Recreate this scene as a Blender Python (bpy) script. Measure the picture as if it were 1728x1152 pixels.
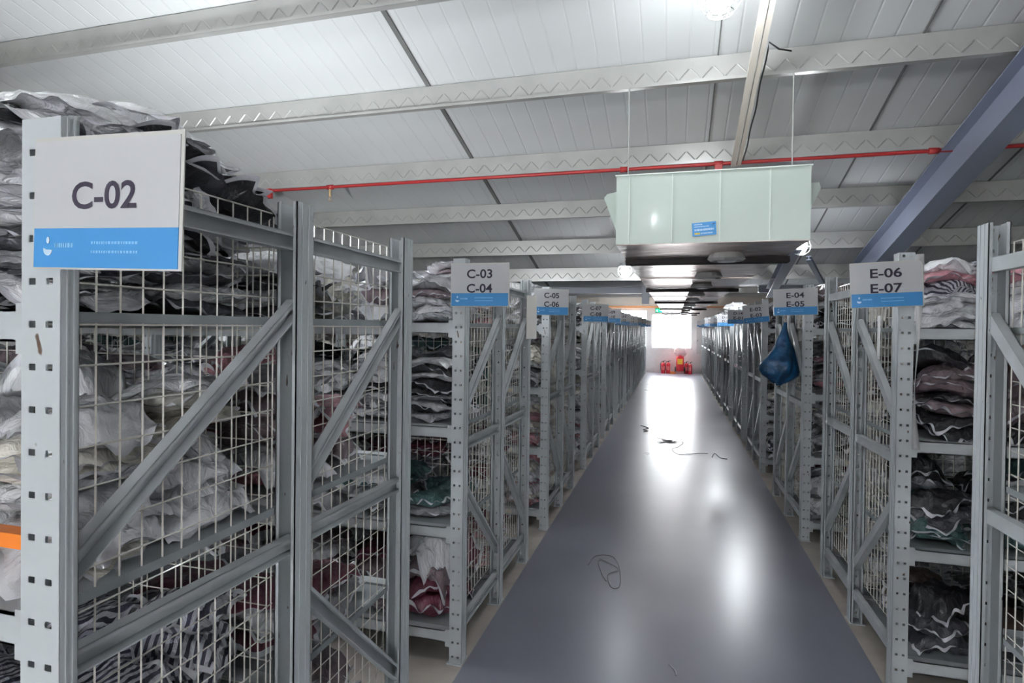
import bpy, math, random
from mathutils import Matrix, Vector, noise
from mathutils.bvhtree import BVHTree
from math import radians as R, sin, cos, pi
for o in list(bpy.data.objects): bpy.data.objects.remove(o)
scn = bpy.context.scene
COL = scn.collection
EYE = 1.65
# ------------------------------------------------------------------ camera
cd = bpy.data.cameras.new('camera'); cam = bpy.data.objects.new('camera', cd); COL.objects.link(cam)
CR = Matrix(((0.96324, -0.0146, 0.26823), (0.26835, 0.00688, -0.9633), (0.01222, 0.99987, 0.01055)))
cam.matrix_world = Matrix.Translation((0, 0, EYE)) @ CR.to_4x4()
cd.sensor_width = 36; cd.lens = 980 / 1728 * 36; cd.shift_y = -14 / 1728; cd.clip_start = .02; cd.clip_end = 200
scn.camera = cam
# ------------------------------------------------------------------ world, exposure
w = bpy.data.worlds.new('world'); scn.world = w; w.use_nodes = True
bg = w.node_tree.nodes['Background']; bg.inputs[0].default_value = (.93, .97, 1, 1); bg.inputs[1].default_value = 26
scn.view_settings.view_transform = 'Standard'; scn.view_settings.look = 'None'
scn.view_settings.gamma = 1; scn.view_settings.exposure = 0.62; scn.view_settings.use_curve_mapping = False
BULB = 110.0       # emission of the caged lamps

# ------------------------------------------------------------------ materials
MATS = {}
def mat(name, col, rough=.5, metal=0, emit=0, coat=0, noise_amt=0, nscale=8, bump=0, bscale=20, alpha=1, trans=0, col2=None, spec=None):
    if name in MATS: return MATS[name]
    m = bpy.data.materials.new(name); m.use_nodes = True; nt = m.node_tree; b = nt.nodes['Principled BSDF']
    b.inputs['Base Color'].default_value = (*col, 1); b.inputs['Roughness'].default_value = rough
    b.inputs['Metallic'].default_value = metal
    if spec is not None: b.inputs['Specular IOR Level'].default_value = spec
    if coat: b.inputs['Coat Weight'].default_value = coat; b.inputs['Coat Roughness'].default_value = .08
    if emit: b.inputs['Emission Color'].default_value = (*col, 1); b.inputs['Emission Strength'].default_value = emit
    if alpha < 1: b.inputs['Alpha'].default_value = alpha
    if trans: b.inputs['Transmission Weight'].default_value = trans
    if noise_amt or bump or col2:
        tc = nt.nodes.new('ShaderNodeTexCoord')
    if noise_amt or col2:
        n = nt.nodes.new('ShaderNodeTexNoise'); n.inputs['Scale'].default_value = nscale; n.inputs['Detail'].default_value = 4
        nt.links.new(tc.outputs['Object'], n.inputs['Vector'])
        r = nt.nodes.new('ShaderNodeValToRGB'); nt.links.new(n.outputs['Fac'], r.inputs['Fac'])
        c2 = col2 if col2 else tuple(max(0, c * (1 - noise_amt)) for c in col)
        r.color_ramp.elements[0].position = .38; r.color_ramp.elements[0].color = (*c2, 1)
        r.color_ramp.elements[1].position = .62; r.color_ramp.elements[1].color = (*col, 1)
        nt.links.new(r.outputs['Color'], b.inputs['Base Color'])
    if bump:
        n2 = nt.nodes.new('ShaderNodeTexNoise'); n2.inputs['Scale'].default_value = bscale; n2.inputs['Detail'].default_value = 3
        nt.links.new(tc.outputs['Object'], n2.inputs['Vector'])
        bp = nt.nodes.new('ShaderNodeBump'); bp.inputs['Strength'].default_value = bump; bp.inputs['Distance'].default_value = .02
        nt.links.new(n2.outputs['Fac'], bp.inputs['Height']); nt.links.new(bp.outputs['Normal'], b.inputs['Normal'])
        if coat: nt.links.new(bp.outputs['Normal'], b.inputs['Coat Normal'])
    MATS[name] = m; return m
STEEL = mat('painted_steel', (.54, .57, .59), .38, 0, noise_amt=.16, nscale=6, coat=.15)
def chipped():
    m = mat('painted_steel_post', (.54, .57, .59), .36, 0, coat=.15); nt = m.node_tree; b = nt.nodes['Principled BSDF']
    tc = nt.nodes.new('ShaderNodeTexCoord'); mp = nt.nodes.new('ShaderNodeMapping'); mp.inputs['Scale'].default_value = (1, 1, .45)
    nt.links.new(tc.outputs['Object'], mp.inputs['Vector'])
    n = nt.nodes.new('ShaderNodeTexNoise'); n.inputs['Scale'].default_value = 38; n.inputs['Detail'].default_value = 2
    nt.links.new(mp.outputs[0], n.inputs['Vector'])
    r = nt.nodes.new('ShaderNodeValToRGB'); nt.links.new(n.outputs['Fac'], r.inputs['Fac'])
    r.color_ramp.elements[0].position = .27; r.color_ramp.elements[0].color = (.12, .075, .05, 1)
    r.color_ramp.elements[1].position = .30; r.color_ramp.elements[1].color = (.54, .57, .59, 1)
    nt.links.new(r.outputs[0], b.inputs['Base Color']); return m
POST = chipped()
WIRE = mat('cream_wire', (.72, .69, .63), .4, coat=.2)
DECK = mat('shelf_board_steel', (.33, .36, .37), .45, noise_amt=.15)
ORANGE = mat('orange_beam', (.85, .22, .02), .4)
GALV = mat('galvanised_purlin', (.47, .47, .45), .30, .3, noise_amt=.12, nscale=3)
CREAM = mat('label_cream', (.72, .62, .48), .6)
WHITE = mat('white_sheet', (.58, .58, .60), .3, coat=.4)
BLUE = mat('sign_blue', (.065, .29, .63), .3, coat=.4)
SLEEVE = mat('sign_sleeve', (.66, .65, .62), .18, coat=.5)
BLACK = mat('ink_dark', (.035, .025, .05), .5)
PALE = mat('print_pale', (.62, .78, .92), .4)
RED = mat('red_pipe', (.42, .03, .03), .4)
DUCTW = mat('duct_painted_panel', (.53, .60, .55), .28, .1, noise_amt=.06, nscale=1.5, coat=.3, bump=.15, bscale=2)
DUCTS = mat('duct_galvanised', (.74, .63, .58), .29, .85, noise_amt=.3, nscale=5)
def ribbed(m):
    nt = m.node_tree; b = nt.nodes['Principled BSDF']; tc = nt.nodes.new('ShaderNodeTexCoord')
    mp = nt.nodes.new('ShaderNodeMapping'); mp.inputs['Scale'].default_value = (.5, 3.2, .5); nt.links.new(tc.outputs['Object'], mp.inputs[0])
    n = nt.nodes.new('ShaderNodeTexNoise'); n.inputs['Scale'].default_value = 2.5; n.inputs['Detail'].default_value = 3; nt.links.new(mp.outputs[0], n.inputs['Vector'])
    bp = nt.nodes.new('ShaderNodeBump'); bp.inputs['Strength'].default_value = .9; bp.inputs['Distance'].default_value = .03
    nt.links.new(n.outputs['Fac'], bp.inputs['Height']); nt.links.new(bp.outputs[0], b.inputs['Normal'])
ribbed(DUCTS)
DARKM = mat('dark_flange', (.035, .03, .03), .8, spec=.1)
IBEAM = mat('blue_grey_beam', (.27, .30, .39), .4, coat=.15)
RUB = mat('black_rubber', (.02, .02, .02), .6)

# ------------------------------------------------------------------ mesh builder
class MB:
    def __init__(s): s.v = []; s.f = []; s.m = []
    def quad(s, a, b, c, d, mi=0):
        n = len(s.v); s.v += [tuple(a), tuple(b), tuple(c), tuple(d)]; s.f.append((n, n+1, n+2, n+3)); s.m.append(mi)
    def box(s, x0, x1, y0, y1, z0, z1, mi=0, M=None):
        p = [Vector((x, y, z)) for z in (z0, z1) for y in (y0, y1) for x in (x0, x1)]
        if M: p = [M @ q for q in p]
        n = len(s.v); s.v += [tuple(q) for q in p]
        for f in ((0, 2, 3, 1), (4, 5, 7, 6), (0, 1, 5, 4), (2, 6, 7, 3), (0, 4, 6, 2), (1, 3, 7, 5)):
            s.f.append(tuple(n+i for i in f)); s.m.append(mi)
        return s
    def prism(s, poly, axis, a0, a1, mi=0):   # poly list of 2D points, extruded on axis
        n = len(s.v); k = len(poly)
        for a in (a0, a1):
            for p in poly:
                s.v.append({'x': (a, p[0], p[1]), 'y': (p[0], a, p[1]), 'z': (p[0], p[1], a)}[axis])
        for i in range(k):
            j = (i+1) % k; s.f.append((n+i, n+j, n+k+j, n+k+i)); s.m.append(mi)
        s.f.append(tuple(n+i for i in range(k))[::-1]); s.m.append(mi); s.f.append(tuple(n+k+i for i in range(k))); s.m.append(mi)
        return s
    def tube(s, pts, r, seg=6, mi=0, closed=False, radii=None):
        pts = [Vector(p) for p in pts]; n0 = len(s.v); k = len(pts); prev = None
        for i, p in enumerate(pts):
            if closed: d = pts[(i+1) % k] - pts[i-1]
            else: d = pts[min(i+1, k-1)] - pts[max(i-1, 0)]
            d.normalize()
            a = prev if prev is not None else (Vector((0, 0, 1)) if abs(d.z) < .9 else Vector((1, 0, 0)))
            a = a - d * a.dot(d)
            if a.length < 1e-5: a = d.orthogonal()
            a.normalize(); b = d.cross(a); prev = a
            rr = radii[i] if radii else r
            for q in range(seg):
                t = 2*pi*q/seg; s.v.append(tuple(p + (a*cos(t) + b*sin(t))*rr))
        for i in range(k if closed else k-1):
            for q in range(seg):
                A = n0+i*seg; B = n0+((i+1) % k)*seg
                s.f.append((A+q, A+(q+1) % seg, B+(q+1) % seg, B+q)); s.m.append(mi)
        if not closed:
            s.f.append(tuple(n0+q for q in range(seg))[::-1]); s.m.append(mi)
            s.f.append(tuple(n0+(k-1)*seg+q for q in range(seg))); s.m.append(mi)
        return s
    def lathe(s, prof, seg=16, c=(0, 0, 0), mi=0, sx=1, sy=1):
        n0 = len(s.v)
        for r, z in prof:
            for q in range(seg):
                t = 2*pi*q/seg; s.v.append((c[0]+r*cos(t)*sx, c[1]+r*sin(t)*sy, c[2]+z))
        for i in range(len(prof)-1):
            for q in range(seg):
                s.f.append((n0+i*seg+q, n0+i*seg+(q+1) % seg, n0+(i+1)*seg+(q+1) % seg, n0+(i+1)*seg+q)); s.m.append(mi)
        s.f.append(tuple(n0+q for q in range(seg))[::-1]); s.m.append(mi)
        s.f.append(tuple(n0+(len(prof)-1)*seg+q for q in range(seg))); s.m.append(mi)
        return s
    def mesh(s, name, mats, smooth=False):
        me = bpy.data.meshes.new(name); me.from_pydata(s.v, [], s.f)
        for m in (mats if isinstance(mats, (list, tuple)) else [mats]): me.materials.append(m)
        me.polygons.foreach_set('material_index', s.m)
        if smooth: me.polygons.foreach_set('use_smooth', [True]*len(s.f))
        me.update(); return me
    def build(s, name, mats, parent=None, smooth=False, loc=None):
        return ob(name, s.mesh(name, mats, smooth), parent, loc)
def ob(name, me, parent=None, loc=None, rot=None):
    o = bpy.data.objects.new(name, me); COL.objects.link(o)
    if parent: o.parent = parent
    if loc: o.location = loc
    if rot: o.rotation_euler = rot
    return o
def tag(o, label, cat, group=None, kind=None):
    o['label'] = label; o['category'] = cat
    if group: o['group'] = group
    if kind: o['kind'] = kind
    return o
def struct(o): o['kind'] = 'structure'; return o
def kids(o): return [c for c in COL.objects if c.parent == o]

# ================================================================== SETTING
YB, XW, YF = 22.7, 9.0, -5.0      # back wall, side walls, wall behind the camera
AX0, AX1 = -.965, .97             # painted aisle
def roofz(y): return EYE + 3.09 - .27*y
YV = 9.0                          # end of the slope
ZV = roofz(YV)
FARZ = EYE + 1.32
# floor: grey epoxy aisle between bare concrete strips
def floor_mats():
    m = mat('aisle_epoxy', (.17, .175, .215), .2, coat=.0, spec=.8); nt = m.node_tree; b = nt.nodes['Principled BSDF']
    tc = nt.nodes.new('ShaderNodeTexCoord')
    n = nt.nodes.new('ShaderNodeTexNoise'); n.inputs['Scale'].default_value = 1.1; n.inputs['Detail'].default_value = 2
    nt.links.new(tc.outputs['Object'], n.inputs['Vector'])
    r = nt.nodes.new('ShaderNodeValToRGB'); nt.links.new(n.outputs['Fac'], r.inputs['Fac'])
    r.color_ramp.elements[0].position = .3; r.color_ramp.elements[0].color = (.215, .22, .27, 1)
    r.color_ramp.elements[1].position = .7; r.color_ramp.elements[1].color = (.27, .275, .33, 1)
    nt.links.new(r.outputs[0], b.inputs['Base Color'])
    r2 = nt.nodes.new('ShaderNodeMapRange'); r2.inputs[3].default_value = .25; r2.inputs[4].default_value = .34
    nt.links.new(n.outputs['Fac'], r2.inputs[0]); nt.links.new(r2.outputs[0], b.inputs['Roughness'])
    n3 = nt.nodes.new('ShaderNodeTexNoise'); n3.inputs['Scale'].default_value = 2.2; nt.links.new(tc.outputs['Object'], n3.inputs['Vector'])
    bp = nt.nodes.new('ShaderNodeBump'); bp.inputs['Strength'].default_value = .12; bp.inputs['Distance'].default_value = .01
    nt.links.new(n3.outputs['Fac'], bp.inputs['Height']); nt.links.new(bp.outputs[0], b.inputs['Normal'])
    c = mat('bare_concrete', (.52, .47, .42), .6, noise_amt=.2, nscale=4)
    return [m, c]
fm = MB()
for a, b_, mi in ((-XW, AX0, 1), (AX0, AX1, 0), (AX1, XW, 1)):
    fm.quad((a, YF, 0), (b_, YF, 0), (b_, YB, 0), (a, YB, 0), mi)
struct(fm.build('floor', floor_mats()))
# ceiling: sloping sandwich panels with pressed ribs
def ceil_mat():
    m = mat('ceiling_panel', (.66, .67, .67), .32, coat=.15, spec=.5); nt = m.node_tree; b = nt.nodes['Principled BSDF']
    tc = nt.nodes.new('ShaderNodeTexCoord'); sp = nt.nodes.new('ShaderNodeSeparateXYZ'); nt.links.new(tc.outputs['Object'], sp.inputs[0])
    def M(op, a, bv):
        q = nt.nodes.new('ShaderNodeMath'); q.operation = op
        nt.links.new(a, q.inputs[0]); q.inputs[1].default_value = bv; return q.outputs[0]
    f = M('FRACT', M('MULTIPLY', sp.outputs['X'], 1/.16), 0)
    d = M('ABSOLUTE', M('SUBTRACT', f, .5), 0)
    rib = nt.nodes.new('ShaderNodeMapRange'); rib.inputs[1].default_value = .0; rib.inputs[2].default_value = .06; nt.links.new(d, rib.inputs[0])
    bp = nt.nodes.new('ShaderNodeBump'); bp.inputs['Strength'].default_value = .35; bp.inputs['Distance'].default_value = .01
    nt.links.new(rib.outputs[0], bp.inputs['Height']); nt.links.new(bp.outputs[0], b.inputs['Normal'])
    n = nt.nodes.new('ShaderNodeTexNoise'); n.inputs['Scale'].default_value = .8; nt.links.new(tc.outputs['Object'], n.inputs['Vector'])
    r = nt.nodes.new('ShaderNodeValToRGB'); nt.links.new(n.outputs['Fac'], r.inputs['Fac'])
    r.color_ramp.elements[0].color = (.58, .59, .59, 1); r.color_ramp.elements[1].color = (.72, .73, .73, 1)
    nt.links.new(r.outputs[0], b.inputs['Base Color']); return m
cm = MB()
for y0, z0, y1, z1 in ((YF, roofz(YF), YV, ZV), (YV, ZV, 9.45, ZV), (9.45, ZV, 9.46, FARZ), (9.46, FARZ, YB, FARZ)):
    cm.quad((-XW, y0, z0), (-XW, y1, z1), (XW, y1, z1), (XW, y0, z0))
    cm.quad((-XW, y0, z0+.08), (XW, y0, z0+.08), (XW, y1, z1+.08), (-XW, y1, z1+.08))
struct(cm.build('ceiling', ceil_mat()))
# walls
WALL = mat('white_wall', (.80, .78, .77), .6, noise_amt=.05)
for nm, bx in (('wall_left', (-XW-.15, -XW, YF, YB)), ('wall_right', (XW, XW+.15, YF, YB))):
    top = roofz(YF)+.1
    mb = MB(); mb.box(*bx, 0, top); struct(mb.build(nm, WALL))
fw = [(-3.6, -1.9, 1.15, 2.35), (1.1, 2.6, 1.15, 2.35)]
mb = MB(); top = roofz(YF)+.1
mb.box(-XW-.15, fw[0][0], YF-.15, YF, 0, top); mb.box(fw[0][1], fw[1][0], YF-.15, YF, 0, top); mb.box(fw[1][1], XW+.15, YF-.15, YF, 0, top)
for a, b_, c, d in fw: mb.box(a, b_, YF-.15, YF, 0, c); mb.box(a, b_, YF-.15, YF, d, top)
struct(mb.build('wall_front', WALL))
wins = [(-2.4, -.98, .95, 2.36), (-.81, .65, .91, 2.22)]
mb = MB(); mb.box(-XW, wins[0][0], YB, YB+.2, 0, FARZ+.1); mb.box(-.98, -.81, YB, YB+.2, 0, FARZ+.1); mb.box(.65, XW, YB, YB+.2, 0, FARZ+.1)
for a, b_, c, d in wins: mb.box(a, b_, YB, YB+.2, 0, c); mb.box(a, b_, YB, YB+.2, d, FARZ+.1)
struct(mb.build('wall_back', WALL))
GL = mat('window_glass', (1, 1, 1), .02, trans=1, alpha=.25)
FRM = mat('window_frame', (.75, .74, .74), .4)
for i, (a, b_, c, d) in enumerate(wins + fw):
    e = struct(ob('window_%d' % (i+1), None, None, ((a+b_)/2, YB+.08 if i < 2 else YF-.08, c)))
    if i > 1: e.rotation_euler.z = pi
    x = (b_-a)/2; h = d-c; mb = MB(); t = .035
    mb.box(-x, x, -.03, .03, 0, t).box(-x, x, -.03, .03, h-t, h).box(-x, -x+t, -.03, .03, t, h-t).box(x-t, x, -.03, .03, t, h-t)
    mb.box(-.015, .015, -.02, .02, t, h-t); mb.build('window_frame', FRM, e)
    MB().box(-x+t, x-t, -.004, .004, t, h-t).build('pane', GL, e)
    MB().box(-x-.03, x+.03, -.12, -.03, -.04, 0).build('window_sill', FRM, e)
# beige band and orange strip high on the back wall
struct(MB().box(-XW, XW, YB-.05, YB, EYE+.86, EYE+1.2).build('trim_1', mat('beige_band', (.70, .62, .55), .5)))
struct(MB().box(-XW, XW, YB-.08, YB, EYE+.80, EYE+.86).build('trim_2', mat('orange_strip', (.72, .32, .12), .5)))
# dark joint strips on the ceiling
SEAM = mat('joint_strip', (.16, .16, .155), .5)
for i, (x, wd) in enumerate(((-1.92, .035), (.27, .008), (1.52, .012), (2.75, .012))):
    mb = MB(); y0, y1 = YF+.05, YV
    mb.prism([(y0, roofz(y0)-.012), (y1, roofz(y1)-.012), (y1, roofz(y1)+.01), (y0, roofz(y0)+.01)], 'x', x-wd/2, x+wd/2)
    struct(mb.build('trim_%d' % (3+i), SEAM))

# purlins
PY = [-1.6, -.6, .4, 1.37, 2.35, 3.33, 4.31, 5.35, 6.28, 7.27, 8.24]
def purlin_mesh():
    mb = MB(); L = XW - .02; h = .19
    mb.box(-L, L, 0, .006, 0, h); mb.box(-L, L, -.045, 0, 0, .006); mb.box(-L, L, -.045, -.039, 0, .02)
    mb.box(-L, L, .006, .05, h-.006, h)
    x = -L+.1; k = 0
    while x < L-.1:
        a, b_ = ((x, .045), (x+.065, .115)) if k % 2 == 0 else ((x, .115), (x+.065, .045))
        mb.tube([(a[0], 0, a[1]), (b_[0], 0, b_[1])], .0055, 4); x += .078; k += 1
    return mb.mesh('purlin', GALV)
pm = purlin_mesh()
pos = ['crossing the ceiling over the camera', 'nearest above the aisle', 'just before the painted duct box', 'level with the duct hanger rods', 'with the red sprinkler pipe under it', 'second behind the duct box front', 'carrying the two glowing cage lamps', 'last one before the low steel girder']
for i, y in enumerate(PY):
    o = ob('roof_purlin', pm, None, (0, y, roofz(y)-.20))
    lab = ('galvanised ribbed roof purlin ' + (pos[i-3] if i >= 3 else 'out of view behind the camera'))
    tag(o, lab, 'roof beam', 'galvanised roof purlins')
# low girder where the slope ends, and its far twins
GIRD = mat('girder_grey', (.33, .35, .40), .4)
def girder(x0, x1, y, zb, zt, lab):
    mb = MB(); mb.box(x0, x1, y-.05, y+.05, zb, zb+.012); mb.box(x0, x1, y-.005, y+.005, zb, zt); mb.box(x0, x1, y-.05, y+.05, zt-.01, zt)
    tag(mb.build('steel_girder', GIRD), lab, 'steel beam')
girder(-XW+.02, -.40, 9.30, EYE+.555, ZV-.002, 'long dark grey steel girder left of the duct where ceiling slope ends')
girder(1.2, XW-.02, 9.30, EYE+.555, ZV-.002, 'long dark grey steel girder right of the duct where ceiling slope ends')

tag(MB().box(-.48, -.372, 9.13, 9.24, EYE+.38, ZV-.002).build('hanger_plate', GIRD), 'short grey steel plate hanging beside the left of the duct at the girder', 'bracket')
# ---- sloping I-beam, column, braces on the right
def ibeam(name, p0, p1, wd, dp, lab, up=(0, 0, 1), parent=None):
    p0, p1 = Vector(p0), Vector(p1); d = (p1-p0); L = d.length; d.normalize()
    up = Vector(up); up = (up - d*up.dot(d)).normalized(); sd = d.cross(up)
    M = Matrix.Translation(p0) @ Matrix((( *sd,), (*d,), (*up,))).transposed().to_4x4()
    mb = MB(); t = .01
    mb.box(-wd/2, wd/2, 0, L, -dp/2, -dp/2+t).box(-wd/2, wd/2, 0, L, dp/2-t, dp/2).box(-t/2, t/2, 0, L, -dp/2+t, dp/2-t)
    o = mb.build(name, IBEAM, parent); o.matrix_world = M
    if lab: tag(o, lab, 'steel beam')
    return o
XR_ = 2.08
def rz(y, off): return EYE + 2.87 - off - .27*y
ibeam('sloping_rafter', (XR_, YF+.1, rz(YF+.1, .17)), (XR_, 7.7, rz(7.7, .17)), .17, .30, 'blue-grey sloping steel rafter beam descending at upper right')
e = ob('steel_column', None, None, (2.1, 8.9, 0)); tag(e, 'blue-grey steel column between racks under the lower rafter end', 'column')
mb = MB(); mb.box(-.08, .08, -.08, -.07, 0, 2.2).box(-.08, .08, .07, .08, 0, 2.2).box(-.005, .005, -.07, .07, 0, 2.2); mb.build('shaft', IBEAM, e)
MB().box(-.12, .12, -.12, .12, 0, .015).build('base_plate', IBEAM, e)
ibeam('diagonal_brace_beam', (1.13, 6.15, EYE+.84), (1.31, 8.95, EYE+.53), .10, .14, 'shorter blue-grey diagonal beam running down beside the duct')
ibeam('diagonal_brace_beam', (1.42, 7.05, EYE+.80), (1.98, 8.75, EYE+.57), .05, .05, 'thin dark brace crossing behind the right cage lamp')

# ================================================================== RACKS
PW, PD = .062, .075
LEV = [.15, .66, 1.155, 1.67]
def post_mesh(h, open_back, mirror):
    """C-section post; the perforated web faces -Y (open_back) or +Y; local x from 0 (aisle face) away from the aisle"""
    mb = MB(); s = -1 if mirror else 1   # s=+1: aisle on -x side
    def X(a): return s*a
    y0 = 0.0 if open_back else PD-.003
    hw = .0055; cols = [PW*.28, PW*.72]; step = .07
    xs = [0] + [c+d for c in cols for d in (-hw, hw)] + [PW]
    z = 0.0; zs = []
    k = 0
    while z < h-1e-6:
        zn = min(h, z+step); zc = z+step/2
        if zc+hw < h:
            for i in range(5):
                if i in (1, 3):
                    segs = ((z, zc-hw), (zc+hw, zn))
                else: segs = ((z, zn),)
                for a, b_ in segs:
                    for yy, fl in ((y0, 0), (y0+.003, 1)):
                        q = [(X(xs[i]), yy, a), (X(xs[i+1]), yy, a), (X(xs[i+1]), yy, b_), (X(xs[i]), yy, b_)]
                        if fl: q = q[::-1]
                        mb.quad(*q)
        else: mb.box(min(X(0), X(PW)), max(X(0), X(PW)), y0, y0+.003, z, zn)
        z = zn
    ya, yb = (.003, PD) if open_back else (0, PD-.003)
    for a, b_ in ((0, .003), (PW-.003, PW)):
        mb.box(min(X(a), X(b_)), max(X(a), X(b_)), ya, yb, 0, h)
    # ribs pressed in the side walls
    for yy in (.022, .05):
        a, b_ = sorted((X(-.002), X(0))); mb.box(a, b_, yy, yy+.006, 0, h)
    # lips on the open side
    ly = (PD-.003, PD) if open_back else (0, .003)
    for a, b_ in ((0, .012), (PW-.012, PW)):
        mb.box(min(X(a), X(b_)), max(X(a), X(b_)), ly[0], ly[1], 0, h)
    # foot plate
    a, b_ = sorted((X(-.004), X(PW+.01))); mb.box(a, b_, -.01, PD+.01, 0, .005)
    return mb.mesh('post', POST)
def channel(p0, p1, wd=.04, dp=.03):
    """C-channel brace in the x=const plane from p0 to p1 (y,z)"""
    y0, z0 = p0; y1, z1 = p1; d = Vector((0, y1-y0, z1-z0)); L = d.length; d.normalize()
    sd = Vector((1, 0, 0)); up = sd.cross(d); 
    M = Matrix.Translation((0, y0, z0)) @ Matrix((sd, d, up)).transposed().to_4x4()
    mb = MB(); t = .003
    mb.box(-dp/2, dp/2, 0, L, wd/2-t, wd/2, M=M).box(-dp/2, dp/2, 0, L, -wd/2, -wd/2+t, M=M).box(-dp/2, -dp/2+t, 0, L, -wd/2+t, wd/2-t, M=M)
    mb.box(dp/2-t, dp/2, 0, L, wd/2-.01, wd/2, M=M)
    return mb.mesh('brace', STEEL)
def grid_mesh(axis, a0, a1, z0, z1, off, da=.05, dz=.075):
    mb = MB(); r = .0019
    def P(a, z, o=0): return (off+o, a, z) if axis == 'y' else (a, off+o, z)
    n = max(1, round((a1-a0)/da))
    for i in range(n+1):
        a = a0+(a1-a0)*i/n; mb.tube([P(a, z0), P(a, z1)], r*1.25, 4)
    n = round((z1-z0)/dz)
    for i in range(n+1):
        z = z0+(z1-z0)*i/n; mb.tube([P(a0, z, .004), P(a1, z, .004)], r, 4)
    return mb.mesh('wire_mesh_panel', WIRE)
SP = .64; BAY = 1.9
def rack_template(side, bays, H):
    """list of (name, mesh, loc); local origin on aisle face at front, s=away-from-aisle direction"""
    s = side  # -1 left rack (extends to -x), +1 right
    mir = (s < 0)
    out = []
    front = post_mesh(H, True, mir); rear = post_mesh(H, False, mir)
    for b in range(bays+1):
        x = s*b*BAY
        out.append(('post', front, (x, 0, 0), None))
        out.append(('post', rear, (x, SP, 0), None)); out.append(('post', rear, (x, 2*SP, 0), None))
    cx = s*.026
    ch = {}
    for f in range(2):
        ya = f*SP + PD*(.3 if f == 0 else .9); yb = (f+1)*SP + PD*.35
        for key, a, b_ in (('top', (ya, 1.875), (yb, 1.872)), ('mid', (ya, 1.06), (yb, 1.05)), ('low', (ya, .17), (yb, .17)),
                           ('dup', (ya, 1.20), (yb, 1.70)), ('ddn', (ya, .90), (yb, .32))):
            m = channel(a, b_, .046 if key[0] != 'd' else .044)
            for b in range(bays+1): out.append(('brace', m, (cx + s*b*BAY, 0, 0), None))
        g = grid_mesh('y', f*SP+PD*(.45 if f == 0 else 1), (f+1)*SP-.01, .22, 1.945, 0)
        for b in range(bays+1):
            if b == 0 or bays == 1: out.append(('wire_mesh_panel', g, (s*(.066 + b*BAY), 0, 0), None))
    g2 = grid_mesh('x', PW+.01, BAY-.01, .22, 1.93, 0)
    if s < 0: g2 = grid_mesh('x', -BAY+.01, -PW-.01, .22, 1.93, 0)
    for b in range(bays): out.append(('wire_mesh_panel', g2, (s*b*BAY, SP-.02, 0), None))
    bm = MB(); a, c = sorted((s*(PW), s*(BAY-.002))); t = .002
    bm.box(a, c, 0, .004, -.055, 0); bm.box(a, c, 0, .045, -.004, 0); bm.box(a, c, 0, .03, -.055, -.051)
    for e_ in (a, c-.025): bm.box(e_, e_+.025, -.003, 0, -.075, .01)
    bmesh_ = bm.mesh('beam', STEEL)
    bo = MB(); bo.box(a, c, 0, .03, -.025, 0); borange = bo.mesh('beam', ORANGE)
    rb = MB(); rb.box(a, c, 0, .045, -.055, 0); rbm = rb.mesh('beam', STEEL)
    dk = MB(); dk.box(a, c, .05, SP-.005, -.022, -.002)
    for i in range(1, 6): xx = a+(c-a)*i/6; dk.box(xx-.004, xx+.004, .05, SP-.005, -.034, -.022)
    dkm = dk.mesh('shelf_board', DECK)
    dk2 = MB(); dk2.box(a, c, .05, SP, -.022, -.002); dkm2 = dk2.mesh('shelf_board', DECK)
    lb = MB(); xl = s*.30; lb.box(min(xl, xl+s*.05), max(xl, xl+s*.05), -.002, 0, -.045, -.012); lbm = lb.mesh('shelf_label', CREAM)
    for b in range(bays):
        for li, z in enumerate(LEV):
            out.append(('beam', bmesh_, (s*b*BAY, .012, z), None))
            if b == 0: out.append(('shelf_label', lbm, (0, .011, z), 'cream paper shelf label'))
            out.append(('beam', rbm, (s*b*BAY, SP+.005, z), None))
            out.append(('beam', rbm, (s*b*BAY, 2*SP+.02, z), None))
            out.append(('shelf_board', dkm, (s*b*BAY, 0, z), None)); out.append(('shelf_board', dkm2, (s*b*BAY, SP+.005, z), None))
    return out, borange
TPL = {}
def make_rack(side, bays, x, y, H, label):
    key = (side, bays, H)
    if key not in TPL: TPL[key] = rack_template(side, bays, H)
    e = ob('storage_rack', None, None, (x, y, 0))
    tag(e, label, 'rack', 'grey steel garment racks ' + ('on the left' if side < 0 else 'on the right'))
    lastbeam = None
    for nm, me, loc, lab in TPL[key][0]:
        if nm == 'shelf_label':
            c = ob(nm, me, lastbeam, (loc[0]-lastbeam.location.x, loc[1]-lastbeam.location.y, 0))
        else: c = ob(nm, me, e, loc)
        if nm == 'beam': lastbeam = c
        if lab: c['label'] = lab
    return e, TPL[key][1]
LX, RX = -.975, .985
LEFT = [(.705, 'C-02', ''), (2.645, 'C-03', 'C-04'), (4.62, 'C-05', 'C-06'), (6.75, 'C-07', 'C-08'), (8.75, 'C-09', 'C-10'), (10.75, 'C-11', 'C-12'),
        (12.75, 'C-13', 'C-14'), (14.75, 'C-15', 'C-16'), (16.75, 'C-17', 'C-18'), (18.75, 'C-19', 'C-20'), (20.7, 'C-21', 'C-22')]
RIGHT = [(.965, None, ''), (3.02, 'E-06', 'E-07'), (4.99, 'E-04', 'E-05'), (7.25, 'E-02', 'E-03'), (9.2, 'D-14', 'E-01'), (11.2, 'D-12', 'D-13'),
         (13.2, 'D-10', 'D-11'), (15.2, 'D-08', 'D-09'), (17.2, 'D-06', 'D-07'), (19.2, 'D-04', 'D-05'), (21.0, 'D-02', 'D-03')]
RACKS = []
def rname(a, b): return 'signed %s' % a if not b else 'signed %s and %s' % (a, b)
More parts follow.
